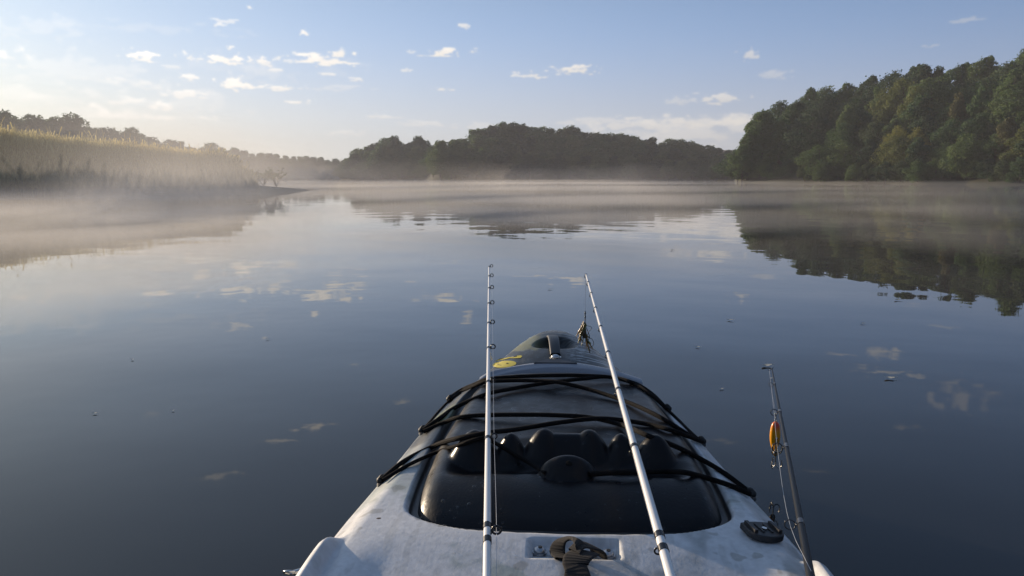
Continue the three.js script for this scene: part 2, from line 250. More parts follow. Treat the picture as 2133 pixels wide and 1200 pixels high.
// left tree line behind the grass
const leftTop = table([[-150, 225], [0, 234], [40, 246], [90, 242], [150, 240], [200, 256], [235, 272], [270, 267], [300, 271], [340, 287], [400, 296], [460, 301], [490, 306], [560, 316], [600, 319], [650, 323], [720, 333]]);
for (const [off, frac, gap, j] of [[2, 0.72, 24, 0], [12, 1, 22, 1]]) {
  for (let px = -90 + j * 12; px < 722; px += gap * rr(0.8, 1.2) * (px > 450 ? 0.7 : 1)) {
    const b = BR(px), r = shore(b) + off + rr(-2, 2), top = lerp(373, leftTop(px), clamp(frac * rr(0.86, 1.03), 0, 1.03)), h = topHeight(top, px, r) - land(b, r);
    const label = px > 530 ? ['waterside tree on the hazy far shore between grass and headland', 'skyline tree on the hazy far shore between grass and headland'][j] : ['lower dark tree of the line behind the tall grass', 'skyline tree of the dark line behind the tall grass'][j];
    tree('distant_tree', label + (px > 530 ? (px < 630 ? ', left half' : ', right half') : px < 150 ? ', at the left edge' : px < 330 ? ', left of its middle' : ', at its right end'), label.replace('tree', 'trees'), b, r, Math.max(4, h), pick(FAR), pick(GREENS.slice(0, 4)), h < 8 ? 1.5 : rr(1, 1.35));
  }
}
for (const [px, py, w, label] of [[160, 238, 1, 'broad spreading tree tallest in the line behind the grass'], [80, 240, 1.1, 'rounded broad tree left of the tallest behind the grass'], [278, 266, 0.9, 'flat topped tree to the right of the tallest behind the grass'], [12, 231, 1, 'tall tree at the left edge of the photo behind the grass']]) { const b = BR(px), r = shore(b) + 6; tree('distant_tree', label, null, b, r, topHeight(py, px, r) - land(b, r), FAR[2], GREENS[1], w); }

// ---------------------------------------------------------------- grassy bank on the left
{
  const foot = [[664, 395.5], [640, 397], [600, 400], [560, 403], [520, 404.5], [440, 406], [330, 408], [200, 410.5], [80, 413], [0, 415], [-110, 418], [-200, 421], [-300, 425]].map(([x, y]) => atHeight(x, y, 0));
  const line = new THREE.CatmullRomCurve3(foot), LEN = line.getLength();
  const crest = (x) => table([[-300, 0.02], [-270, 0.5], [-200, 1.4], [-110, 2.0], [0, 2.0], [200, 1.75], [400, 1.35], [520, 1.05], [540, 0.9], [552, 0.55], [600, 0.33], [640, 0.16], [664, 0.02]])(x);
  const pxOf = table(foot.map((_, i) => [i, [664, 640, 600, 560, 520, 440, 330, 200, 80, 0, -110, -200, -300][i]]));
  const at = (u, v) => {                                          // u along the water's edge, v metres inland
    const p = line.getPoint(u), t = line.getTangent(u), n = V(-t.z, 0, t.x).normalize();
    const top = crest(pxOf(u * (foot.length - 1)));
    const up = top * (v < 0 ? v * 0.3 : 0.94 * step(0, 0.6 + top * 1.1, v) + 0.004 * v) * (1 - step(13, 18, v) * 1.3) + (fbm(p.x * 0.6, v * 0.8, 5) - 0.5) * 0.25 * clamp(v * 2) * clamp(top);
    return V(p.x + n.x * v, up, p.z + n.z * v);
  };
  const g = grid(260, 60, (u, v) => { const q = at(u, v * v * 20 - 0.7 * (1 - v)); return [q.x, q.y, q.z]; }, (q) => [q[0] / 3, q[2] / 3]);
  const mud = dataTex(256, 256, (u, v) => { const f = tfbm(u, v, 8, 60, 5); return [lerp(0.36, 0.52, f), lerp(0.3, 0.44, f), lerp(0.22, 0.33, f)]; }, true);
  tag(mesh('grassy_bank', g, std({ map: mud, roughness: 1, side: THREE.DoubleSide })), 'earth bank on the left ending in a low spit in the water', 'bank', null, 'structure');
  // tall grass: tufts of bent blades with seed heads
  const blade = (h, w, lean, a, x, z, head) => {
    const p = [], dx = Math.cos(a), dz = Math.sin(a), ox = -dz, oz = dx;
    const pt = (t, s) => { const k = lean * t * t, ww = w * (head && t > 0.75 ? 1.6 : 1 - 0.75 * t) * s; p.push(x + dx * k + ox * ww, h * t * (1 - 0.12 * lean * t), z + dz * k + oz * ww); };
    for (let i = 0; i < 3; i++) { const t0 = i / 3, t1 = (i + 1) / 3; pt(t0, -1); pt(t0, 1); pt(t1, 1); pt(t0, -1); pt(t1, 1); pt(t1, -1); }
    return p;
  };
  const tuft = (n, hs) => { const p = []; for (let i = 0; i < n; i++) p.push(...blade(rr(0.55, 1.1) * hs, rr(0.006, 0.013), rr(0.05, 0.45) * hs, rr(0, 6.283), rr(-0.16, 0.16), rr(-0.16, 0.16), rnd() < 0.4)); const q = new THREE.BufferGeometry(); q.setAttribute('position', new THREE.Float32BufferAttribute(p, 3)); return q; };
  const grassMat = (r, gg, b) => new THREE.MeshPhysicalMaterial({ color: rgb(r, gg, b), roughness: 0.85, transmission: 0.6, thickness: 0, side: THREE.DoubleSide, specularIntensity: 0.3 });
  const field = (name, count, hs, mat, label, vmin, vmax) => {
    const im = new THREE.InstancedMesh(tuft(11, hs), mat, count), M = new THREE.Matrix4(), Q = new THREE.Quaternion(), S = V(1, 1, 1), col = new THREE.Color();
    let n = 0;
    while (n < count) {
      const u = Math.pow(rnd(), 1.15), x = pxOf(u * (foot.length - 1)), v = lerp(vmin, vmax, Math.pow(rnd(), 1.4));
      if (x > 546 - rnd() * 14 || x < -285) continue;
      const q = at(u, v), s = rr(0.7, 1.2) * lerp(0.75, 1, clamp(v / 1.5)) * lerp(0.75, 1, fbm(q.x * 0.5, q.z * 0.5, 8)) * (rnd() < 0.04 ? 1.3 : 1);
      Q.setFromEuler(new THREE.Euler(rr(-0.15, 0.15), rr(0, 6.283), rr(-0.15, 0.15))); S.set(s * 1.2, s, s * 1.2);
      M.compose(V(q.x, q.y - 0.05, q.z), Q, S); im.setMatrixAt(n, M);
      const t = rr(0.7, 1.25), w = fbm(q.x * 0.3, q.z * 0.3, 12); im.setColorAt(n, col.setRGB(t * lerp(0.9, 1.1, w), t, t * lerp(1.1, 0.8, w))); n++;
    }
    im.name = name; im.castShadow = im.receiveShadow = true; scene.add(im); tag(im, label, 'grass', null, 'stuff');
  };
  field('tall_grass', 26000, 1.15, grassMat(0.6, 0.52, 0.28), 'tall straw coloured meadow grass covering the left bank', 0.25, 12);
  field('short_grass', 9000, 0.8, grassMat(0.36, 0.29, 0.15), 'shorter brown grass among the straw on the left bank', 0.15, 6);
  // shrubs
  const shrub = (name, label, px, v, h, w, mat, nl, sparse) => {
    let u = 0; for (let k = 0; k < 400; k++) if (pxOf(k / 400 * (foot.length - 1)) > px) u = k / 400;
    const q = at(u, v), t = thing(name, label, 'shrub', [q.x, q.y - 0.03, q.z]);
    const twigs = [], lp = [], c = V(0, 0, 0);
    for (let i = 0; i < 9; i++) { const a = rr(0, 6.283), l = rr(0.5, 1); const e = V(Math.cos(a) * w * 0.5 * l, h * rr(0.6, 1), Math.sin(a) * w * 0.5 * l), m = e.clone().multiplyScalar(0.5).add(V(rr(-.05, .05), h * 0.1, 0)); twigs.push(tube([V(0, 0, 0), m, e], 0.014, 6, 4)); for (let k = 0; k < 4; k++) { const s = m.clone().lerp(e, rr(0, 0.9)), f = s.clone().add(V(rr(-.2, .2) * w, rr(0, 0.25) * h, rr(-.2, .2) * w)); twigs.push(rodGeo(s, f, 0.006, 0.003, 4)); for (let q2 = 0; q2 < nl; q2++) { c.copy(s).lerp(f, rr(0.3, 1.15)).add(V(rr(-1, 1), rr(-1, 1), rr(-1, 1)).multiplyScalar(0.07)); const g2 = new THREE.PlaneGeometry(rr(0.05, 0.1), rr(0.03, 0.05)); g2.rotateX(rr(0, 3)); g2.rotateY(rr(0, 6)); g2.translate(c.x, c.y, c.z); lp.push(g2.toNonIndexed()); } } }
    mesh('stem', twigs, bark, t); mesh('foliage', mergeGeometries(lp), mat, t);
  };
  shrub('spit_shrub', 'sparse dark shrub nearest the tip of the spit', 606, 0.9, 1.05, 1.3, GREENS[3], 18);
  shrub('spit_shrub', 'sparse dark shrub second from the tip of the spit', 588, 1.1, 0.85, 1.1, GREENS[3], 18);
  shrub('spit_shrub', 'low twiggy shrub in the middle of the spit', 572, 1.3, 0.75, 1.1, GREENS[1], 14);
  shrub('spit_shrub', 'dark shrub where the spit meets the grassy bank', 556, 1.5, 0.9, 1.2, GREENS[1], 18);
  shrub('bank_shrub', 'yellow green leafy shrub at the right end of the tall grass', 512, 2.2, 1.35, 1.2, YELLOW, 34);
  shrub('bank_shrub', 'dull green leafy shrub on the steep end of the bank', 534, 1.6, 1.1, 1.4, OLIVE, 34);
}

// ---------------------------------------------------------------- mist over the lake
const mistAlpha = dataTex(512, 512, grey((u, v) => clamp(0.86 + 0.7 * (tfbm(u, v, 5, 90, 4) - 0.45))));
const curtainMat = new THREE.MeshPhysicalMaterial({ color: rgb(0.96, 0.95, 0.94), roughness: 1, transmission: 0.55, thickness: 0, specularIntensity: 0, transparent: true, opacity: 0.29, alphaMap: mistAlpha, vertexColors: true, side: THREE.DoubleSide });
{
  const sheet = (name, label, mat, nu, nv, f) => {                // f(i, j) -> [x, y, z, u, v, alpha]
    const p = [], uv = [], co = [], ix = [];
    for (let j = 0; j <= nv; j++) for (let i = 0; i <= nu; i++) { const q = f(i / nu, j / nv); p.push(q[0], q[1], q[2]); uv.push(q[3], q[4]); co.push(1, 1, 1, clamp(q[5])); }
    for (let j = 0; j < nv; j++) for (let i = 0; i < nu; i++) { const a = j * (nu + 1) + i, c = a + nu + 1; ix.push(a, a + 1, c + 1, a, c + 1, c); }
    const g = new THREE.BufferGeometry(); g.setAttribute('position', new THREE.Float32BufferAttribute(p, 3)); g.setAttribute('uv', new THREE.Float32BufferAttribute(uv, 2)); g.setAttribute('color', new THREE.Float32BufferAttribute(co, 4)); g.setIndex(ix); g.computeVertexNormals();
    const m = mesh(name, g, mat); m.castShadow = false; tag(m, label, 'mist', null, 'stuff');
  };
  // low billowing curtains of mist that wind to and fro over the water, torn here and there
  const billow = (label, r0, part, k) => sheet('mist_billow', label, curtainMat, 520, 12, (u, v) => {
    const b = lerp(-64, 54, u), a = b * Math.PI / 180, r = r0 * (1 + 0.16 * Math.sin(b * 0.075 + k * 2.1) + 0.07 * Math.sin(b * 0.19 + k * 4.3)), h = 0.74 * v * (0.62 + 0.4 * fbm(b * 0.11, k * 3, 5, 2));
    const torn = clamp(0.75 + 0.9 * (fbm(b * 0.08, k * 9, 6, 3) - 0.35)), gap = 1 - (r0 < 62 ? 0.8 : 0.25) * Math.exp(-(((b + 14.5) / 4) ** 2));
    return [Math.sin(a) * r, h, -Math.cos(a) * r, a * r / 15 + k * 0.3, v * 0.1 + k * 0.21, part * torn * gap * lerp(1, 0.3, step(3, 22, b)) * step(0, 0.3, v) * Math.pow(1 - v, 0.8) * Math.min(1, u * 8, (1 - u) * 8)];
  });
  const near = (label, r0, part, k) => sheet('thin_mist', label, curtainMat, 160, 12, (u, v) => { const b = lerp(-75, -6, u), a = b * Math.PI / 180, r = r0 * (1 + 0.12 * Math.sin(b * 0.09 + k)); return [Math.sin(a) * r, 0.62 * v * (0.7 + 0.3 * fbm(b * 0.1, k, 5, 2)), -Math.cos(a) * r, a * r / 15 + k * 0.3, v * 0.1 + k * 0.21, part * step(0, 0.35, v) * Math.pow(1 - v, 0.8) * Math.min(1, u * 8, (1 - u) * 2.2)]; });
  near('faint breath of mist on the water nearest the kayak at the left', 5.5, 0.6, 21);
  near('faint breath of mist on the left water, second from the kayak', 8, 0.8, 22);
  ['thinnest low billow of mist, closest to the kayak', 'second thin billow of mist beyond the rod tips', 'third low billow of mist on the open water', 'fourth low billow of mist on the open water', 'fifth low billow of mist abreast of the grassy bank', 'sixth low billow of mist abreast of the grassy bank', 'seventh low billow of mist off the tip of the spit', 'eighth low billow of mist off the tip of the spit', 'ninth billow of mist in the middle of the lake', 'tenth billow of mist beyond the middle of the lake', 'farthest billow of mist before the right bank', 'pale billow of mist hugging the far middle of the lake', 'pale billow of mist close under the far headland']
    .forEach((label, k) => billow(label, [11.5, 14.5, 18, 22.5, 28, 35, 44, 56, 72, 92, 116, 82, 150][k], [0.85, 1, 1, 1, 1, 1, 1, 1, 1, 1, 1, 1, 1][k], k + 1));
  // wisps that stand up from the water: along the grassy bank, in the cove, and before the far woods
  const wisp = (label, from, to, out, height, part, k) => {
    const A = atHeight(...from, 0), B = atHeight(...to, 0), L = A.distanceTo(B), t = B.clone().sub(A).normalize(), n = V(-t.z, 0, t.x);
    sheet('mist_wisp', label, curtainMat, 90, 16, (u, v) => {
      const d = out + Math.max(0.6, L / 60) * Math.sin(u * 7 + k * 1.9) + v * height * 0.04, h = height * v * (0.55 + 0.9 * fbm(u * L * 0.1 / Math.sqrt(height), k * 3, 5));
      return [A.x + t.x * u * L + n.x * d, h, A.z + t.z * u * L + n.z * d, u * L / (height * 6) + k * 0.3, v * 0.17 + k * 0.21, part * step(0, 0.16, v + 0.04) * Math.pow(1 - v, 0.8) * sm(Math.min(1, u * 2.6)) * sm(Math.min(1, (1 - u) * 2.6))];
    });
  };
  wisp('tall golden mist standing on the water off the grassy bank', [450, 406], [-700, 452], -4, 3.4, 1, 1);
  wisp('golden mist drifting just off the grassy bank', [500, 405], [-700, 458], -5.5, 3, 1, 2);
  wisp('golden mist over the water farther off the grassy bank', [520, 408], [-260, 440], -4.5, 3.6, 1, 3);
  wisp('low golden mist nearest the kayak off the grassy bank', [470, 420], [-260, 460], -5, 2.2, 1, 4);
  wisp('golden mist glowing on the water left of the kayak', [-60, 470], [420, 428], 0, 1.1, 1, 10);
  wisp('low golden mist glowing nearest on the water at the left', [-160, 510], [330, 455], 0, 0.9, 1, 11);
  wisp('tall thin morning haze before the dark trees at the left', [-300, 378], [900, 377], 0, 24, 0.5, 12);
  wisp('pale mist rising in the cove between bank and headland', [430, 375], [960, 375.5], 0, 6.5, 1, 5);
  wisp('pale mist rising farther back in the cove', [480, 374], [900, 374], 0, 8, 1, 6);
  wisp('thin pale mist at the foot of the far headland', [760, 376], [1560, 376.5], 0, 5, 0.7, 7);
  wisp('thin pale mist drifting before the far headland', [850, 377], [1500, 377], 0, 4, 0.6, 8);
  wisp('thin grey mist along the foot of the right bank', [1500, 381], [2250, 383], 0, 1.8, 0.6, 9);
}
// ---------------------------------------------------------------- kayak
const AXIS = Math.atan((1137 - 1066.5) / (F * Math.hypot(1, (600 - HORIZON) / F))), MID = 0.03;
const kayak = thing('kayak', 'mottled white and black fishing kayak with black front hatch and bungee cords', 'kayak');
kayak.rotation.y = -AXIS; kayak.position.set(Math.cos(AXIS) * MID, 0, Math.sin(AXIS) * MID); kayak.updateMatrixWorld(true);
const intoKayak = kayak.matrixWorld.clone().invert();
// all kayak shapes: s = metres forward along the keel (local -z), l = metres to the right of the keel
const halfWidth = smoothTable([[-1.12, 0.0], [-1.0, 0.1], [-0.7, 0.26], [-0.3, 0.37], [0.3, 0.405], [1.1, 0.399], [1.3, 0.379], [1.45, 0.357], [1.72, 0.319], [1.93, 0.275], [2.16, 0.195], [2.34, 0.137], [2.44, 0.098], [2.5, 0.068], [2.545, 0.038], [2.57, 0.0]]);
const wAt = (s) => s > 2.47 ? 0.085 * Math.sqrt(Math.max(0, (2.565 - s) / 0.095)) : halfWidth(s, 0.05);
const gunwale = smoothTable([[-1.1, 0.3], [-0.3, 0.25], [1.0, 0.262], [1.3, 0.262], [1.6, 0.268], [2.0, 0.29], [2.3, 0.322], [2.48, 0.338], [2.57, 0.325]]);
const box = (x, a, b, e) => step(a - e, a + e, x) * (1 - step(b - e, b + e, x));
function deckY(s, l) {
  const w = wAt(s), q = Math.abs(l), bow = step(2.0, 2.2, s), edge = Math.max(0, w - q);
  let flat = 0.026 * sm(clamp(edge / 0.062)) + 0.016 * (1 - (q / 0.4) ** 2) - 0.008;
  const round = 0.048 * Math.min(1, w / 0.12) * (1 - Math.min(1, q / Math.max(w, 1e-4)) ** 2.2);
  let y = gunwale(s) + lerp(flat, round, bow);
  y -= 0.013 * (1 - Math.sqrt(Math.max(0, 1 - (1 - Math.min(1, edge / 0.013)) ** 2)));            // rolled edge
  // trough that the hatch sits in
  y -= 0.016 * trough(s, l);
  // raised side rails beginning beside the seat
  const rail = 1 - step(1.13, 1.205, s + (l > 0 ? 0.045 : 0));
  if (rail > 0) y += 0.032 * rail * box(q, w - 0.04, w - 0.011, 0.011);
  // shallow dish between the rails, the recess under the carry handle, the cockpit
  y -= 0.017 * (1 - step(1.0, 1.2, s)) * (1 - step(w - 0.14, w - 0.07, q));
  y -= 0.012 * box(s, 1.112, 1.161, 0.004) * box(l, -0.05, 0.084, 0.004);
  y -= 0.2 * box(s, -0.65, 0.8, 0.06) * (1 - step(w - 0.12, w - 0.06, q));
  // scoop in front of the bow handle
  const e = Math.hypot((s - 2.285) / 0.058, l / 0.068); y -= 0.024 * (1 - step(0.62, 1.05, e));
  return y;
}
const HC = 0.012;                                                // the hatch sits a little right of the keel line
const hatchW = smoothTable([[1.18, 0.2], [1.225, 0.252], [1.28, 0.267], [1.4, 0.27], [1.55, 0.267], [1.71, 0.252], [1.84, 0.241], [1.95, 0.226], [2.02, 0.2], [2.06, 0.165]]);
const nearEdge = (l) => 1.192 + 0.036 * (Math.abs(l) / 0.27) ** 2;
function hatchD(s, l) {                                          // distance inside the hatch outline
  const q = Math.abs(l - HC), a = hatchW(s, 0.03) - q, b = s - nearEdge(l - HC), c = 2.075 - s - 0.03 * (q / 0.2) ** 2;
  let d = Math.min(a, b, c);
  if (a < 0.06 && b < 0.06) d = 0.06 - Math.hypot(0.06 - a, 0.06 - b);                            // rounded near corners
  return d;
}
const trough = (s, l) => step(-0.016, -0.004, hatchD(s, l));
const BUMPS = [[1.452, -0.164, 0.037, 0.036, 0.052], [1.456, -0.094, 0.024, 0.028, 0.042], [1.458, -0.03, 0.034, 0.034, 0.05], [1.458, 0.056, 0.034, 0.034, 0.049], [1.456, 0.116, 0.024, 0.028, 0.044], [1.45, 0.181, 0.032, 0.034, 0.048]];
function hatchY(s, l) {
  const d = hatchD(s, l), rim = Math.sqrt(1 - (1 - clamp(d / 0.045)) ** 2);
  const base = lerp(0.258, 0.3, clamp((s - 1.2) / 0.86));
  let top = lerp(0.047, 0.031, step(1.5, 2.0, s)) + 0.01 * (1 - ((l - HC) / 0.27) ** 2);
  // long front slope of the lid facing the seat, and the channel behind it
  const near = clamp((s - nearEdge(l - HC)) / 0.15);
  top *= 0.25 + 0.75 * Math.sin(near * Math.PI / 2);
  top -= 0.017 * box(s, 1.375, 1.425, 0.02) * (1 - step(0.17, 0.235, Math.abs(l - HC)));
  let y = base + rim * top - 0.012 * (1 - rim);
  let b = 0;
  for (const [bs, bl, rl, rs, h] of BUMPS) { const dl = Math.abs(l - bl) / rl, ds = (s - bs) / (s < bs ? rs * 0.75 : rs * 1.1), e = Math.hypot(dl, ds * 0.9); b = Math.max(b, 0.92 * h * Math.pow(Math.max(0, 1 - (e / 1.32) ** 2), 1.3)); }
  b = Math.max(b, 0.037 * box(s, 1.436, 1.482, 0.02) * box(l, -0.03, 0.056, 0.022));              // web that joins the middle bumps
  const e = Math.hypot((l - 0.012) / 0.052, (s - 1.364) / 0.032); b = Math.max(b, 0.036 * Math.sqrt(Math.max(0, 1 - e * e)) ** 1.2);
  y += b * rim;
  y -= 0.007 * box(s, 1.55, 1.99, 0.02) * (1 - step(0.16, 0.2, Math.abs(l - HC))) * 0.4;
  return y;
}
const topY = (s, l) => hatchD(s, l) > 0.004 ? Math.max(hatchY(s, l), deckY(s, l)) : deckY(s, l);
const K = (s, l, y) => V(l, y, -s);
// the point of the kayak's upper side that a pixel of the photo shows, lifted by `up`
function hit(px, py, up = 0, surf = topY) {
  const o = V(0, EYE, 0).applyMatrix4(intoKayak), d = ray(px, py).transformDirection(intoKayak);
  let t0 = 0.5, t = 0.5;
  const f = (k) => { const p = o.clone().addScaledVector(d, k), s = -p.z; return p.y - up - (Math.abs(p.x) < wAt(s) ? surf(s, p.x) : gunwale(clamp(s, -1, 2.56)) - 0.01); };
  while (t < 3.4 && f(t) > 0) { t0 = t; t += 0.01; }
  for (let i = 0; i < 20; i++) { const m = (t0 + t) / 2; if (f(m) > 0) t0 = m; else t = m; }
  return o.addScaledVector(d, t);
}
const inKayak = (p) => p.clone().applyMatrix4(intoKayak);
// --- materials
const camo = (() => {                                            // u runs across (-0.45..0.45 m), v along (0.9..2.6 m)
  const W = 900, H = 1700;
  return dataTex(W, H, (u, v) => {
    const l = (u - 0.5) * 0.9, s = 0.9 + v * 1.7, wx = fbm(l * 7, s * 5, 1, 4) - 0.5, wy = fbm(l * 7 + 9, s * 5, 2, 4) - 0.5;
    const f = fbm(l * 4.5 + wx * 1.6, s * 2.6 + wy * 1.6, 3, 5), g = fbm(l * 6 + wy * 2 + 20, s * 3.4 + wx * 2, 6, 5), fine = fbm(l * 130, s * 130, 7, 3), speck = fbm(l * 40 + wx * 9, s * 150 + wy * 9, 8, 3);
    let c = [0.8, 0.805, 0.81];
    const mix = (k, d) => { c = c.map((x, i) => lerp(x, d[i], clamp(k))); };
    const fwd = step(1.62, 2.0, s + (l < 0 ? 0.16 : -0.1) + (f - 0.5) * 0.5);
    mix(0.5 * step(0.6, 0.72, g) * (1 - fwd), [0.48, 0.53, 0.49]);
    mix(step(0.6, 0.72, f + 0.16 * (1 - step(0.95, 1.14, s)) - 0.12) * 0.4 * (1 - fwd), [0.33, 0.35, 0.34]);
    mix(fwd, [0.155, 0.165, 0.168]);
    mix(fwd * step(0.45, 0.54, g + 0.12 * step(2.18, 2.3, s)) * (1 - step(-0.06, 0.0, l + wx * 0.1)) * step(2.1, 2.2, s), [0.43, 0.43, 0.3]);
    mix(fwd * step(0.54, 0.62, f) * 0.6, [0.1, 0.105, 0.11]);
    mix(fwd * step(0.5, 0.57, speck) * step(-0.03, 0.05, l + wy * 0.2) * step(2.08, 2.14, s) * 0.85, [0.62, 0.64, 0.65]);
    mix(box(s, 1.72, 1.86, 0.03) * box(l, -0.33, -0.24, 0.02) * step(0.4, 0.5, g + 0.1), [0.36, 0.4, 0.26]);
    // scuffs and grime
    mix(0.2 * step(0.66, 0.74, fbm(l * 55, s * 14, 11, 3)), [0.6, 0.6, 0.58]);
    mix(0.3 * step(0.73, 0.8, fbm(l * 30, s * 30, 13, 3)) * (1 - fwd), [0.4, 0.38, 0.33]);
    mix(step(-0.011, -0.0085, hatchD(s, l)) * (1 - step(2.05, 2.06, s)), [0.11, 0.11, 0.115]);  // hatch trough painted dark: groove shade and black lid edge put into the colour
    const k = 0.93 + 0.14 * fine; return c.map((x) => clamp(x * k));
  }, true);
})();
const pebble = dataTex(512, 512, grey((u, v) => 0.6 * tfbm(u, v, 40, 200, 3) + 0.4 * tfbm(u, v, 9, 210, 3)));
pebble.repeat.set(5, 5);
const roughT = dataTex(512, 512, grey((u, v) => 0.55 + 0.35 * (tfbm(u, v, 12, 220, 5) - 0.5)));
roughT.repeat.set(3, 3);
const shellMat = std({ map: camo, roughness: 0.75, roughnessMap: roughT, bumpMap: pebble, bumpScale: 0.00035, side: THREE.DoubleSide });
const blackMat = new THREE.MeshPhysicalMaterial({ color: rgb(0.008, 0.008, 0.0095), roughness: 0.62, specularIntensity: 0.45, roughnessMap: roughT, bumpMap: pebble, bumpScale: 0.0004, side: THREE.DoubleSide });
const rubber = std({ color: rgb(0.018, 0.017, 0.016), roughness: 0.6 });
const steel = std({ color: rgb(0.62, 0.61, 0.59), metalness: 1, roughness: 0.22 });
const hullMat = std({ color: rgb(0.3, 0.31, 0.3), roughness: 0.5, side: THREE.DoubleSide });
// --- shell
{
  const ss = [], cols = [];
  for (let s = -1.115; s < 1.0; s += 0.025) ss.push(s);
  for (let s = 1.0; s < 1.26; s += 0.0035) ss.push(s);
  for (let s = 1.26; s < 2.45; s += 0.006) ss.push(s);
  for (let s = 2.45; s < 2.5645; s += 0.003) ss.push(s); ss.push(2.5649);
  const NC = 220; for (let i = 0; i <= NC; i++) { const t = i / NC * 2 - 1; cols.push(Math.sign(t) * (1 - Math.pow(1 - Math.abs(t), 1.18))); }
  const g = grid(NC, ss.length - 1, (u, v, i, j) => { const s = ss[j], l = cols[i] * wAt(s); return [l, deckY(s, l), -s]; }, (q) => [q[0] / 0.9 + 0.5, (-q[2] - 0.9) / 1.7]);
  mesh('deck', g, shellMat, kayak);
  const ring = [[1, -0.013], [1.004, -0.03], [0.985, -0.09], [0.93, -0.17], [0.8, -0.25], [0.55, -0.3], [0, -0.31]];
  for (const side of [-1, 1]) {
    const h = grid(ring.length - 1, 90, (u, v, i) => { const s = lerp(-1.115, 2.5649, Math.sin(v * Math.PI / 2) * 0.35 + v * 0.65), f = 1 - step(2.1, 2.57, s) * (i / 6) * 0.7; return [side * wAt(s) * ring[i][0] * (i > 2 ? Math.max(0, f) : 1), gunwale(s) + ring[i][1] + (i > 3 ? step(1.9, 2.57, s) * 0.1 * (i / 6) : 0), -s]; });
    mesh('hull_side', h, hullMat, kayak);
  }
}
// --- hatch lid
let hatchMesh;
{
  const NU = 180, NS = 230;
  const g = grid(NU, NS, (u, v) => {
    const t = u * 2 - 1, s0 = nearEdge(t * 0.2) - 0.0, s = lerp(s0 + 0.0005, 2.074 - 0.03 * t * t, v);
    let w = hatchW(s, 0.03); const b = s - nearEdge(w); if (b < 0.06) w = Math.max(0.15, w - 0.06 + Math.sqrt(Math.max(0, 0.0036 - (0.06 - Math.max(0, b)) ** 2)));
    const l = HC + t * w; return [l, hatchY(s, l), -s];
  }, (q) => [q[0] * 1.4, q[2] * 1.4]);
  hatchMesh = mesh('hatch_lid', g, blackMat, kayak);
  mesh('cord_hole', ball(inKayak(kayak.localToWorld(K(1.343, 0.014, hatchY(1.343, 0.014)))), 0.0062, 1, 1, 0.45), std({ color: rgb(0.004, 0.004, 0.004), roughness: 1 }), hatchMesh);
}
// --- lip in front of the hatch, hinge plate with screws
{
  const lip = grid(60, 10, (u, v) => { const t = u * 2 - 1, l = HC + t * 0.215, s = 2.068 + v * 0.055 - 0.045 * t * t; return [l, Math.max(deckY(s, l) + 0.002, 0.309 + 0.052 * (1 - t * t * 0.55) - 0.02) + 0.008 * Math.sin(v * Math.PI) - (v === 0 ? 0.012 : 0), -s]; }, (q) => [q[0] * 2, q[2] * 2]);
  mesh('hatch_lip', lip, std({ color: rgb(0.3, 0.31, 0.34), roughness: 0.6, roughnessMap: roughT, bumpMap: pebble, bumpScale: 0.0008, side: THREE.DoubleSide }), kayak);
  const c = inKayak(hit(1157, 760).applyMatrix4(kayak.matrixWorld)), sh = new THREE.Shape([new THREE.Vector2(-0.055, -0.012), new THREE.Vector2(0.055, -0.012), new THREE.Vector2(0.02, 0.016), new THREE.Vector2(-0.02, 0.016)]);
  const h = new THREE.ExtrudeGeometry(sh, { depth: 0.006, bevelEnabled: true, bevelSize: 0.003, bevelThickness: 0.003, bevelSegments: 2 }); h.rotateX(-Math.PI / 2 + 0.12); h.translate(c.x, c.y + 0.002, c.z);
  mesh('hinge_plate', h, std({ color: rgb(0.03, 0.031, 0.036), roughness: 0.45 }), kayak);
  for (const px of [1113, 1199, 1206]) mesh('screw', ball(hit(px, 763, 0.002), 0.0042, 1, 0.6, 1), steel, kayak);
}
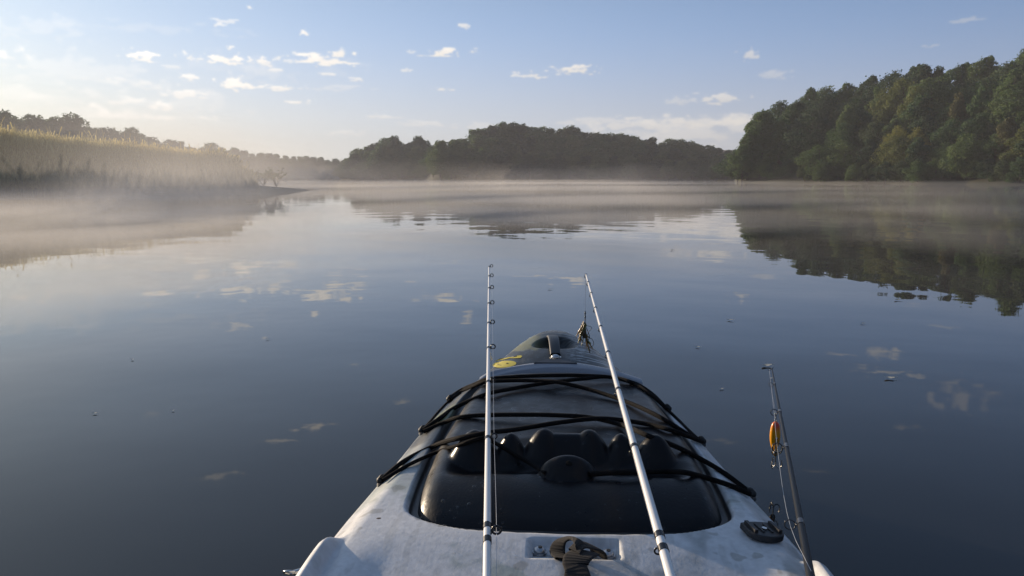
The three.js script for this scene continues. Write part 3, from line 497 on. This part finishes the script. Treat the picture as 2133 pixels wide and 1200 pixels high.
// --- bow handle, bolt, decal, small fitting
{
  const a = hit(1150, 703, 0.004), b = hit(1157, 741, 0.008), up = 0.022, n = 24;
  const strap = (side) => grid(n, 12, (u, v) => { const p = a.clone().lerp(b, u), w = lerp(0.017, 0.0145, u), th = v * Math.PI * 2, x = Math.cos(th), y = Math.sin(th); const r = (k) => Math.sign(k) * Math.pow(Math.abs(k), 0.6); return [p.x + r(x) * w, p.y + up * Math.sin(Math.PI * clamp(u * 0.94 + 0.03)) * 0.9 + r(y) * 0.006, p.z]; });
  mesh('bow_handle', strap(), std({ color: rgb(0.02, 0.021, 0.023), roughness: 0.42 }), kayak);
  const q = hit(1157, 743, 0.006); mesh('bolt', [ball(q, 0.0125, 1, 0.62, 1), new THREE.CylinderGeometry(0.016, 0.016, 0.003, 20).translate(q.x, q.y - 0.002, q.z)], steel, kayak);
  const f = hit(1024, 750, 0.004), e = f.clone().add(V(-0.008, 0.02, 0)); mesh('line_cleat', [rodGeo(f, e, 0.004, 0.004), ball(e, 0.0062)], std({ color: rgb(0.7, 0.68, 0.64), roughness: 0.3 }), kayak);
  // yellow fish decal, a film that follows the deck
  const film = (outline) => { const p = [], c = outline.reduce((m, o) => [m[0] + o[0] / outline.length, m[1] + o[1] / outline.length], [0, 0]), R = 8, N = outline.length; const ix = []; for (let r = 0; r <= R; r++) for (let i = 0; i < N; i++) { const x = lerp(c[0], outline[i][0], r / R), y = lerp(c[1], outline[i][1], r / R), h = hit(x, y, 0.0012); p.push(h.x, h.y, h.z); } for (let r = 0; r < R; r++) for (let i = 0; i < N; i++) { const k = (i + 1) % N; ix.push(r * N + i, (r + 1) * N + i, (r + 1) * N + k, r * N + i, (r + 1) * N + k, r * N + k); } const g = new THREE.BufferGeometry(); g.setAttribute('position', new THREE.Float32BufferAttribute(p, 3)); g.setIndex(ix); g.computeVertexNormals(); return g; };
  const body = []; for (let i = 0; i < 28; i++) { const t = i / 28 * 6.2832; body.push([1050.5 + 25 * Math.cos(t), 758.6 - 7 * Math.sin(t) - 2 * Math.cos(t)]); }
  const fin = [[1030, 752.5], [1042, 747], [1058, 744], [1077, 742.6], [1078, 740.6], [1085, 740.2], [1088, 742], [1084, 745.6], [1077, 746], [1058, 746.2], [1042, 749], [1033, 752.8]];
  const decal = mesh('fish_decal', film(body), std({ color: rgb(0.5, 0.42, 0.03), roughness: 0.5, side: THREE.DoubleSide }), kayak);
  mesh('decal_tail', film(fin), decal.material, decal);
  const eye = []; for (let i = 0; i < 12; i++) { const t = i / 12 * 6.2832; eye.push([1056.5 + 2.6 * Math.cos(t), 757.3 - 1.1 * Math.sin(t)]); }
  const dark = std({ color: rgb(0.03, 0.028, 0.01), roughness: 0.6, side: THREE.DoubleSide });
  const e2 = mesh('decal_eye', film(eye), dark, decal); e2.position.y = 0.0008;
  const mouth = mesh('decal_mouth', film([[1036, 759], [1044, 761], [1045, 761.8], [1036, 760.4]]), dark, decal); mouth.position.y = 0.0008;
}
// --- bungee cords: each runs over the measured points, resting on deck and hatch
const cordTex = dataTex(64, 64, grey((u, v) => 0.5 + 0.5 * Math.sin((u * 8 + v * 2) * 6.2832) * Math.sin((u * 8 - v * 2) * 6.2832)));
cordTex.repeat.set(60, 2);
const cordMat = new THREE.MeshPhysicalMaterial({ color: rgb(0.008, 0.007, 0.007), roughness: 0.9, specularIntensity: 0.35, bumpMap: cordTex, bumpScale: 0.0008 });
const cord = (pts, r = 0.005) => mesh('bungee_cord', tube(pts.map(([x, y, up]) => hit(x, y, up ?? r * 1.1)), r, pts.length * 14, 9), cordMat, kayak);
cord([[938, 832, .008], [960, 817], [985, 806], [1010, 796, .008], [1060, 793, .012], [1110, 793, .014], [1160, 796, .018], [1215, 808, .012], [1300, 835, .006], [1380, 872, .006], [1450, 916, .008]]);
cord([[881, 896, .008], [915, 872], [950, 848], [1010, 822, .006], [1060, 811, .008], [1110, 802, .01], [1160, 795, .012], [1215, 789, .012], [1265, 785, .01], [1310, 795, .006], [1350, 818, .005], [1388, 850, .008]]);
cord([[936, 829, .01], [962, 812], [990, 800], [1015, 790, .01], [1070, 785, .014], [1160, 782, .014], [1230, 783, .014], [1280, 787, .01], [1320, 798, .006], [1355, 818, .005], [1390, 853, .01]]);
cord([[882, 899, .008], [925, 880], [960, 869], [1010, 865, .008], [1090, 864, .012], [1160, 865, .014], [1230, 870, .012], [1290, 884, .008], [1350, 908], [1420, 936], [1500, 980], [1560, 1024, .008]]);
cord([[795, 999, .008], [840, 962], [900, 931], [960, 912], [1010, 903, .012], [1080, 894, .016], [1160, 881, .016], [1250, 872, .014], [1300, 876, .008], [1350, 884], [1400, 897], [1462, 920, .008]]);
cord([[797, 1001, .01], [850, 969], [910, 942], [960, 926], [985, 917, .02], [1010, 912, .03], [1035, 925, .024], [1070, 946, .016], [1105, 966, .016], [1136, 986, .006]], 0.0038);
cord([[1228, 988, .006], [1270, 985, .01], [1330, 983, .012], [1390, 982, .012], [1425, 984, .01], [1470, 995], [1520, 1011], [1562, 1029, .008]]);
cord([[938, 832, .006], [915, 856, .003], [895, 879, .003], [880, 896, .006]], 0.0032);
cord([[1390, 853, .006], [1412, 874, .003], [1434, 896, .003], [1458, 918, .006]], 0.0036);
for (const [x, y, k] of [[938, 831, -1], [881, 896, -1], [796, 1000, -1], [1390, 851, 1], [1461, 919, 1], [1563, 1028, 1]]) {
  const p = hit(x, y, 0.004), eye = new THREE.Group(); eye.name = 'cord_anchor'; kayak.add(eye);
  const t = new THREE.TorusGeometry(0.0085, 0.0036, 8, 16); t.rotateY(Math.PI / 2 + k * 0.5); t.translate(p.x, p.y, p.z);
  mesh('eye_loop', [t, ball(p.clone().add(V(k * 0.003, 0.001, 0.004)), 0.0072, 1, 1, 1.2)], rubber, eye);
  mesh('anchor_base', ball(p.clone().add(V(0, -0.004, 0.009)), 0.009, 0.9, 0.35, 1.9), rubber, eye);
}
// --- carry handle with its bolts
{
  const a = hit(1124, 1146, 0.004), b = hit(1266, 1153, 0.004);
  for (const p of [a, b]) { mesh('handle_bolt', [ball(p, 0.0095, 1, 0.6, 1), new THREE.CylinderGeometry(0.0115, 0.0115, 0.003, 20).translate(p.x, p.y - 0.003, p.z)], std({ color: rgb(0.45, 0.45, 0.46), metalness: 1, roughness: 0.35 }), kayak); mesh('bolt_socket', new THREE.CylinderGeometry(0.0036, 0.0036, 0.002, 6).translate(p.x + 0.001, p.y + 0.0054, p.z + 0.001), rubber, kayak); }
  const plate = new THREE.BoxGeometry(0.126, 0.003, 0.018); plate.translate((a.x + b.x) / 2, a.y - 0.006, (a.z + b.z) / 2); mesh('handle_plate', plate, std({ color: rgb(0.3, 0.3, 0.31), metalness: 1, roughness: 0.45 }), kayak);
  const web = dataTex(64, 64, grey((u, v) => 0.5 + 0.5 * Math.sin(u * 6.2832 * 16))); web.repeat.set(1, 1); web.rotation = 0;
  const webMat = std({ color: rgb(0.013, 0.011, 0.01), roughness: 0.95, bumpMap: web, bumpScale: 0.0005, side: THREE.DoubleSide });
  const ribbon = (mid, wide, up, thick = 0.0022) => {              // a woven strap: centre line, half width vectors, thickness
    const c = new THREE.CatmullRomCurve3(mid), w = new THREE.CatmullRomCurve3(wide), N = 40;
    return grid(N, 12, (u, v) => { const p = c.getPoint(u), q = w.getPoint(u), t = c.getTangent(u), n = q.clone().cross(t).normalize(); const th = v * 6.2832, x = Math.cos(th), y = Math.sin(th), r = Math.sign(x) * Math.pow(Math.abs(x), 0.35); return [p.x + q.x * r + n.x * thick * y, p.y + q.y * r + n.y * thick * y, p.z + q.z * r + n.z * thick * y]; });
  };
  const P = (x, y, u) => hit(x, y, u), handle = new THREE.Group(); handle.name = 'carry_handle'; kayak.add(handle);
  const wv = (x, y, z) => V(x, y, z);
  mesh('strap_loop', ribbon([P(1172, 1166, .004), P(1161, 1150, .01), P(1166, 1130, .022), P(1182, 1122, .028), P(1202, 1130, .03), P(1212, 1143, .026)], [wv(.012, 0, .004), wv(.012, .002, .008), wv(.009, .004, .01), wv(.004, .004, .012), wv(-.004, .002, .014), wv(-.008, .002, .013)]), webMat, handle);
  mesh('strap_loop', ribbon([P(1248, 1158, .004), P(1243, 1144, .012), P(1226, 1137, .02), P(1208, 1136, .026), P(1196, 1150, .028)], [wv(.012, 0, .013), wv(.012, .001, .015), wv(.008, .001, .014), wv(.006, .002, .014), wv(.008, .002, .013)]), webMat, handle);
  mesh('strap_tail', ribbon([P(1222, 1150, .022), P(1205, 1160, .03), P(1199, 1176, .03), P(1203, 1200, .028), P(1209, 1240, .022), P(1214, 1290, .012)], [wv(.019, 0, .008), wv(.02, 0, .006), wv(.0185, 0, .0), wv(.0185, 0, 0), wv(.0185, 0, 0), wv(.0185, 0, 0)]), webMat, handle);
}
// --- black mounting base on the right, steel ring on the left rail
{
  const c = hit(1588, 1112, 0.003), t = new THREE.Group(); t.name = 'mount_base'; kayak.add(t);
  const sh = new THREE.Shape(); sh.moveTo(-0.026, 0.02); sh.quadraticCurveTo(0, 0.028, 0.026, 0.02); sh.lineTo(0.027, -0.012); sh.quadraticCurveTo(0.024, -0.026, 0, -0.028); sh.quadraticCurveTo(-0.024, -0.026, -0.027, -0.008); sh.closePath();
  const pl = new THREE.ExtrudeGeometry(sh, { depth: 0.007, bevelEnabled: true, bevelSize: 0.002, bevelThickness: 0.002, bevelSegments: 3 }); pl.rotateX(-Math.PI / 2);
  const mount = std({ color: rgb(0.02, 0.02, 0.022), roughness: 0.5 });
  mesh('plate', pl, mount, t);
  for (const x of [-0.021, 0.021]) { const r = new THREE.BoxGeometry(0.006, 0.006, 0.034); r.translate(x, 0.011, -0.001); mesh('rail', r, mount, t); }
  mesh('ridge', [new THREE.BoxGeometry(0.003, 0.002, 0.03).translate(-0.007, 0.01, 0), new THREE.BoxGeometry(0.003, 0.002, 0.03).translate(0.008, 0.01, 0)], mount, t);
  mesh('screw', [new THREE.CylinderGeometry(0.0042, 0.0042, 0.0025, 14).translate(0, 0.0105, 0.003)], steel, t);
  t.position.copy(c); t.rotation.set(0.02, 0.25, -0.12);
  const r = K(1.085, -0.402, 0.27), ring = new THREE.TorusGeometry(0.0085, 0.002, 8, 20); ring.rotateX(0.9); ring.translate(r.x - 0.004, r.y, r.z);
  mesh('steel_ring', [ring, ball(r.clone().add(V(0, -0.006, 0.01)), 0.0045), rodGeo(r, r.clone().add(V(0.02, 0.004, -0.006)), 0.003, 0.003)], steel, kayak);
  mesh('scupper_hole', ball(hit(790, 1081, -0.001), 0.0058, 1, 0.25, 0.8), std({ color: rgb(0.08, 0.06, 0.05), roughness: 1 }), kayak);
}
// --- drops of dew on deck and lid
{
  const drop = new THREE.SphereGeometry(1, 8, 5, 0, 6.2832, 0, Math.PI / 2), N = 2600, im = new THREE.InstancedMesh(drop, new THREE.MeshPhysicalMaterial({ color: rgb(1, 1, 1), roughness: 0.02, transmission: 1, thickness: 0, ior: 1.33 }), N), M = new THREE.Matrix4(), up = V(0, 1, 0), q = new THREE.Quaternion();
  let n = 0;
  while (n < N) {
    const s = rr(1.06, 2.5), w = wAt(s), l = rr(-1, 1) * (w - 0.006);
    if (fbm(l * 16, s * 16, 40, 3) < 0.52 && rnd() < 0.8) continue;
    if (l > 0.1 && rnd() < 0.45) continue;
    const y = topY(s, l), e = 0.003, nn = V(-(topY(s, l + e) - topY(s, l - e)), 2 * e, (topY(s + e, l) - topY(s - e, l))).normalize();
    if (nn.y < 0.35) continue;
    const r = 0.0008 + 0.0026 * Math.pow(rnd(), 2.6); q.setFromUnitVectors(up, nn);
    M.compose(K(s, l, y - 0.0001), q, V(r * rr(0.9, 1.3), r * 0.6, r * rr(0.9, 1.3))); im.setMatrixAt(n++, M);
  }
  im.name = 'dew_drops'; im.userData.kind = 'stuff'; im.castShadow = false; kayak.add(im);
}

// ---------------------------------------------------------------- fishing rods
const white = std({ color: rgb(0.87, 0.85, 0.81), roughness: 0.28 }), wrapMat = std({ color: rgb(0.015, 0.015, 0.017), roughness: 0.25 }), graphite = new THREE.MeshPhysicalMaterial({ color: rgb(0.009, 0.01, 0.013), roughness: 0.42, specularIntensity: 0.45 }), lineMat = std({ color: rgb(0.55, 0.58, 0.62), roughness: 0.3 });
// line(y) gives the pixel column of the blank at a pixel row, depth runs evenly in 1/z along the straight blank
function rod(name, label, a, b, r0, r1, mat, stations, opt) {
  const t = thing(name, label, 'fishing rod', [a.x, a.y, a.z]), d = b.clone().sub(a), L = d.length(), dir = d.clone().normalize(), o = a.clone();
  const sag = (k) => V(0, -(opt.sag ?? 0) * k * k, 0), at = (k) => d.clone().multiplyScalar(k).add(sag(k)), rad = (k) => lerp(r0, r1, k);
  const blank = new THREE.TubeGeometry({ getPoint: at } && new THREE.CatmullRomCurve3([...Array(13).keys()].map((i) => at(i / 12))), 60, 1, 14, false);
  { const p = blank.attributes.position, c = new THREE.CatmullRomCurve3([...Array(13).keys()].map((i) => at(i / 12))); for (let i = 0; i <= 60; i++) { const m = c.getPointAt(i / 60), k = rad(i / 60); for (let j = 0; j <= 14; j++) { const q = i * 15 + j; p.setXYZ(q, m.x + (p.getX(q) - m.x) * k, m.y + (p.getY(q) - m.y) * k, m.z + (p.getZ(q) - m.z) * k); } } }
  mesh('blank', blank, mat, t);
  // how far along the blank a pixel row lies
  const kAt = (py) => { let lo = 0, hi = 1; for (let i = 0; i < 40; i++) { const m = (lo + hi) / 2, p = at(m).add(o), v = p.clone().sub(V(0, EYE, 0)), y = 600 - F * (v.y * Math.cos(PITCH) - v.z * Math.sin(PITCH)) / (-v.z * Math.cos(PITCH) - v.y * Math.sin(PITCH)); if (y > py) lo = m; else hi = m; } return lo; };
  const side = V(...opt.side).addScaledVector(dir, -V(...opt.side).dot(dir)).normalize(), rings = [];
  for (const [py, R, double] of stations) {
    const k = kAt(py), p = at(k), rw = rad(k);
    const guide = new THREE.Group(); guide.name = 'guide'; t.add(guide);
    const wrap = (kk, len) => { const q = at(kk); return rodGeo(q.clone().addScaledVector(dir, -len), q.clone().addScaledVector(dir, len), rad(kk) + 0.0007, rad(kk) + 0.0006); };
    if (!opt.plain) mesh('wrap', double ? [wrap(k - 0.011, 0.006), wrap(k + 0.011, 0.0055)] : wrap(k, clamp(R * 0.85, 0.0022, 0.0048)), wrapMat, guide);
    else mesh('wrap', wrap(k, R * 1.1), std({ color: rgb(0.05, 0.052, 0.058), roughness: 0.2 }), guide);
    const c = p.clone().addScaledVector(side, rw + R * 1.35); rings.push(c);
    const ring = new THREE.TorusGeometry(R, R * (opt.thin ?? 0.27), 8, 22); ring.applyQuaternion(new THREE.Quaternion().setFromUnitVectors(V(0, 0, 1), dir.clone().applyAxisAngle(V(1, 0, 0), opt.tilt ?? 0))); ring.translate(c.x, c.y, c.z);
    mesh('ring', ring, opt.ringMat ?? wrapMat, guide);
    const foot = p.clone().addScaledVector(side, rw * 0.8);
    mesh('foot', [rodGeo(foot.clone().addScaledVector(dir, -R * 0.9), c.clone().addScaledVector(side, -R), R * 0.2, R * 0.16, 6), rodGeo(foot.clone().addScaledVector(dir, R * 0.9), c.clone().addScaledVector(side, -R), R * 0.2, R * 0.16, 6)], opt.ringMat ?? wrapMat, guide);
  }
  if (opt.line) mesh('fishing_line', tube([...(opt.lineFrom ? [opt.lineFrom.clone().sub(o)] : []), ...rings], 0.00032, rings.length * 4, 5), lineMat, t);
  return { t, tip: b.clone().add(sag(1)), rings: rings.map((r) => r.clone().add(o)) };
}
const rodA = rod('fishing_rod', 'white fishing rod on the left, lying straight over the bow with rings on its right', atDepth(1014, 1262, 0.86), atDepth(1019, 556, 2.25), 0.0056, 0.0022, white, [[1112, 0.0062, true], [914, 0.0048], [797, 0.0046], [726, 0.0048], [674, 0.0046], [633, 0.0045], [601, 0.0044], [576, 0.0042], [556, 0.0038]], { side: [0.9, 0.42, 0], line: true, lineFrom: atDepth(1034, 1230, 0.9) });
const rodB = rod('fishing_rod', 'white fishing rod on the right, slanting left towards a hanging weedy lure', atDepth(1412, 1252, 0.87), atDepth(1221, 572, 2.1), 0.0068, 0.0021, white, [[1131, 0.005, true], [931, 0.0045], [812, 0.004], [735, 0.0036], [681, 0.0034], [642, 0.0032], [611, 0.003], [588, 0.003], [572, 0.003]], { side: [-0.25, -0.95, 0], line: true });
const rodC = rod('fishing_rod', 'dark graphite fishing rod leaning out over the water on the right side', atDepth(1700, 1262, 0.9), atDepth(1608, 768, 2.14), 0.0062, 0.0015, graphite, [[1090, 0.0078], [930, 0.0098], [857, 0.0072], [800, 0.0054], [768, 0.004]], { side: [-0.95, -0.25, 0.1], line: true, plain: true, thin: 0.12, lineFrom: atDepth(1690, 1190, 0.95), ringMat: std({ color: rgb(0.06, 0.06, 0.065), metalness: 0.7, roughness: 0.25 }) });

// ---------------------------------------------------------------- lures
const hookMat = std({ color: rgb(0.5, 0.48, 0.44), metalness: 1, roughness: 0.25 });
function treble(parent, p, size) {
  const parts = [rodGeo(p, p.clone().add(V(0, -size, 0)), size * 0.06, size * 0.06, 6)];
  for (let i = 0; i < 3; i++) { const a = i * 2.094 + 0.4, c = Math.cos(a), s = Math.sin(a), q = (r, y) => p.clone().add(V(c * r * size, y * size, s * r * size)); parts.push(tube([q(0, -0.8), q(0.08, -1.15), q(0.32, -1.32), q(0.52, -1.12), q(0.52, -0.8), q(0.48, -0.62)], size * 0.05, 20, 6)); }
  mesh('treble_hook', parts, hookMat, parent);
}
{
  const top = atDepth(1616, 877, 2.1), bot = atDepth(1622, 943, 2.1), len = top.distanceTo(bot);
  const t = thing('crankbait', 'orange and yellow crankbait lure with treble hooks hanging from the dark rod', 'fishing lure', [top.x, top.y, top.z]);
  const prof = [[0, 0], [0.05, 0.09], [0.12, 0.135], [0.25, 0.17], [0.45, 0.185], [0.65, 0.165], [0.82, 0.115], [0.93, 0.065], [1, 0]].map(([y, r]) => new THREE.Vector2(r * len * 0.86, -y * len));
  const body = new THREE.LatheGeometry(new THREE.SplineCurve(prof).getPoints(30).map((p) => new THREE.Vector2(Math.max(0, p.x), p.y)), 22); body.scale(1, 1, 0.8);
  const paint = dataTex(128, 128, (u, v) => { const r = Math.exp(-(((v - 0.2) / 0.13) ** 2)) * Math.exp(-(((Math.abs(u - 0.02) > 0.5 ? 1 - Math.abs(u - 0.02) : Math.abs(u - 0.02)) / 0.16) ** 2)), f = tfbm(u, v, 8, 300, 3); return [lerp(1, 0.9, r), lerp(lerp(0.66, 0.5, clamp(1 - v * 2.5)), 0.16, clamp(r * 1.3)) + 0.04 * f, lerp(0.1, 0.05, r)]; }, true);
  const b = mesh('body', body, new THREE.MeshPhysicalMaterial({ map: paint, roughness: 0.3, clearcoat: 0.8, clearcoatRoughness: 0.1 }), t);
  const print = []; for (let i = 0; i < 3; i++) print.push(new THREE.BoxGeometry(0.009, 0.0012, 0.0008).translate(0.004, -len * (0.5 + i * 0.055), len * 0.128));
  mesh('print', print, std({ color: rgb(0.12, 0.07, 0.02), roughness: 0.6 }), b);
  for (const y of [0.02, 0.5]) { const e = new THREE.TorusGeometry(0.003, 0.0008, 6, 12); e.translate(0, y === 0.02 ? 0.002 : -len * y, y === 0.02 ? 0 : len * 0.14); mesh('eyelet', e, hookMat, t); }
  mesh('eyelet_ball', ball(V(0.0, -len * 0.5, len * 0.142), 0.0032), hookMat, t);
  treble(t, V(-0.002, -len * 0.53, len * 0.15), 0.03); treble(t, V(0.004, -len * 0.99, 0.002), 0.032);
  mesh('swivel', [rodGeo(V(0, 0.004, 0), V(0, 0.017, 0), 0.0013, 0.0013, 8), ball(V(0, 0.01, 0), 0.002), new THREE.TorusGeometry(0.0024, 0.0006, 6, 12).translate(0, 0.02, 0)], hookMat, t);
  const lip = new THREE.SphereGeometry(0.012, 12, 8); lip.scale(0.7, 1, 0.16); lip.translate(0.004, -len * 0.98, 0); mesh('tail_cap', lip, std({ color: rgb(0.45, 0.27, 0.06), roughness: 0.3 }), t);
  const tip = rodC.rings[rodC.rings.length - 1].clone().sub(top); mesh('leader', tube([tip, tip.clone().multiplyScalar(0.5), V(0, 0.02, 0)], 0.00035, 12, 5), lineMat, t);
}
{
  const top = atDepth(1219, 648, 2.1), t = thing('weedy_lure', 'jig lure tangled with yellow brown weed hanging over the bow', 'fishing lure', [top.x, top.y, top.z]);
  mesh('swivel', [rodGeo(V(0, 0, 0), V(0, -0.024, 0), 0.0014, 0.0014, 8), ball(V(0, -0.006, 0), 0.0026), ball(V(0, -0.016, 0), 0.0026), ball(V(0, -0.024, 0), 0.0022)], std({ color: rgb(0.1, 0.1, 0.1), metalness: 1, roughness: 0.3 }), t);
  const wet = [std({ color: rgb(0.24, 0.15, 0.03), roughness: 0.4 }), std({ color: rgb(0.13, 0.14, 0.03), roughness: 0.35 }), std({ color: rgb(0.05, 0.035, 0.02), roughness: 0.35 }), std({ color: rgb(0.33, 0.2, 0.07), roughness: 0.3 })];
  for (let i = 0; i < 30; i++) {
    const y0 = -0.026 - rr(0, 0.035), l = rr(0.025, 0.055), x = rr(-.004, .004), z = rr(-.004, .004), p = [V(x, y0, z)]; let a = rr(0, 6.283), w = rr(0.002, 0.0055);
    for (let k = 1; k <= 4; k++) p.push(V(x + Math.cos(a + k * rr(.2, .9)) * w * k / 2.2 - 0.003 * k * (y0 < -0.045 ? -1 : 1), y0 - l * k / 4, z + Math.sin(a + k * .7) * w * k / 2.5));
    mesh('weed_strand', tube(p, rr(0.0008, 0.0019), 16, 5), wet[i % 4], t);
  }
  mesh('jig_body', ball(V(-0.002, -0.062, 0), 0.0065, 0.9, 2.1, 0.8), wet[2], t);
  mesh('hook', [tube([V(0.002, -0.04, 0), V(0.014, -0.042, 0.002), V(0.018, -0.046, 0.002), V(0.01, -0.058, 0), V(0.006, -0.07, 0)], 0.0007, 20, 5), tube([V(0.008, -0.072, 0), V(0.02, -0.078, 0), V(0.024, -0.092, 0), V(0.014, -0.1, 0), V(0.008, -0.094, 0)], 0.0008, 20, 5)], std({ color: rgb(0.12, 0.1, 0.08), metalness: 1, roughness: 0.35 }), t);
  const tip = rodB.rings[rodB.rings.length - 1].clone().sub(top); mesh('leader', tube([tip, tip.clone().multiplyScalar(0.5), V(0, 0, 0)], 0.0004, 12, 5), lineMat, t);
}
// ---------------------------------------------------------------- leaves and bits afloat
{
  const leafM = [std({ color: rgb(0.42, 0.4, 0.33), roughness: 0.5, side: THREE.DoubleSide }), std({ color: rgb(0.16, 0.15, 0.11), roughness: 0.5, side: THREE.DoubleSide })];
  const spots = [[1597, 762, 15, 0, 'pale dry leaf afloat just left of the dark rod tip'], [1520, 667, 9, 0, 'pale floating leaf right of the slanting white rod, farthest out'], [1453, 723, 7, 0, 'small pale floating leaf midway between bow and dark rod tip'], [1853, 788, 13, 0, 'pale leaf afloat far right of the dark rod'], [1503, 810, 6, 0, 'tiny pale leaf afloat left of the dark rod tip'], [1870, 625, 9, 1, 'dark leaf afloat below the reflected right bank'], [1797, 674, 6, 1, 'small dark speck of leaf afloat right of the dark rod'], [197, 861, 6, 0, 'tiny pale leaf alone on the water at the far left'], [1401, 521, 6, 1, 'dark bit of leaf afloat near the headland reflection'], [1606, 788, 5, 0, 'thin pale leaf afloat just below the leaf by the rod tip'], [360, 855, 4, 0, 'minute pale leaf on the open water left of the kayak'], [1145, 603, 6, 1, 'dark bit of leaf afloat between the two white rod tips'], [557, 707, 5, 1, 'tiny dark leaf on the water left of the bow'], [275, 749, 5, 0, 'tiny pale leaf on the left half of the open water']];
  for (const [px, py, w, m, label] of spots) {
    const p = atHeight(px, py, 0.003), d = Math.hypot(p.x, p.z), L = w / F * d * 1.6, t = thing('floating_leaf', label, 'leaf', [p.x, p.y, p.z]);
    const a = rr(-0.5, 0.5); t.rotation.y = a;
    mesh('blade', grid(10, 6, (u, v) => { const x = (u - 0.5) * 2, hw = 0.36 * Math.pow(Math.max(0, 1 - x * x), 0.7), z = (v - 0.5) * 2; return [x * L * 0.5, L * (0.05 + 0.09 * x * x + 0.1 * z * z * hw + 0.02 * Math.sin(x * 5)), z * hw * L * 0.8]; }), leafM[m], t);
    mesh('stalk', tube([V(L * 0.48, L * 0.12, 0), V(L * 0.62, L * 0.1, L * 0.03), V(L * 0.72, L * 0.14, L * 0.02)], L * 0.018, 6, 4), leafM[m], t);
  }
}
renderer.render(scene, camera);
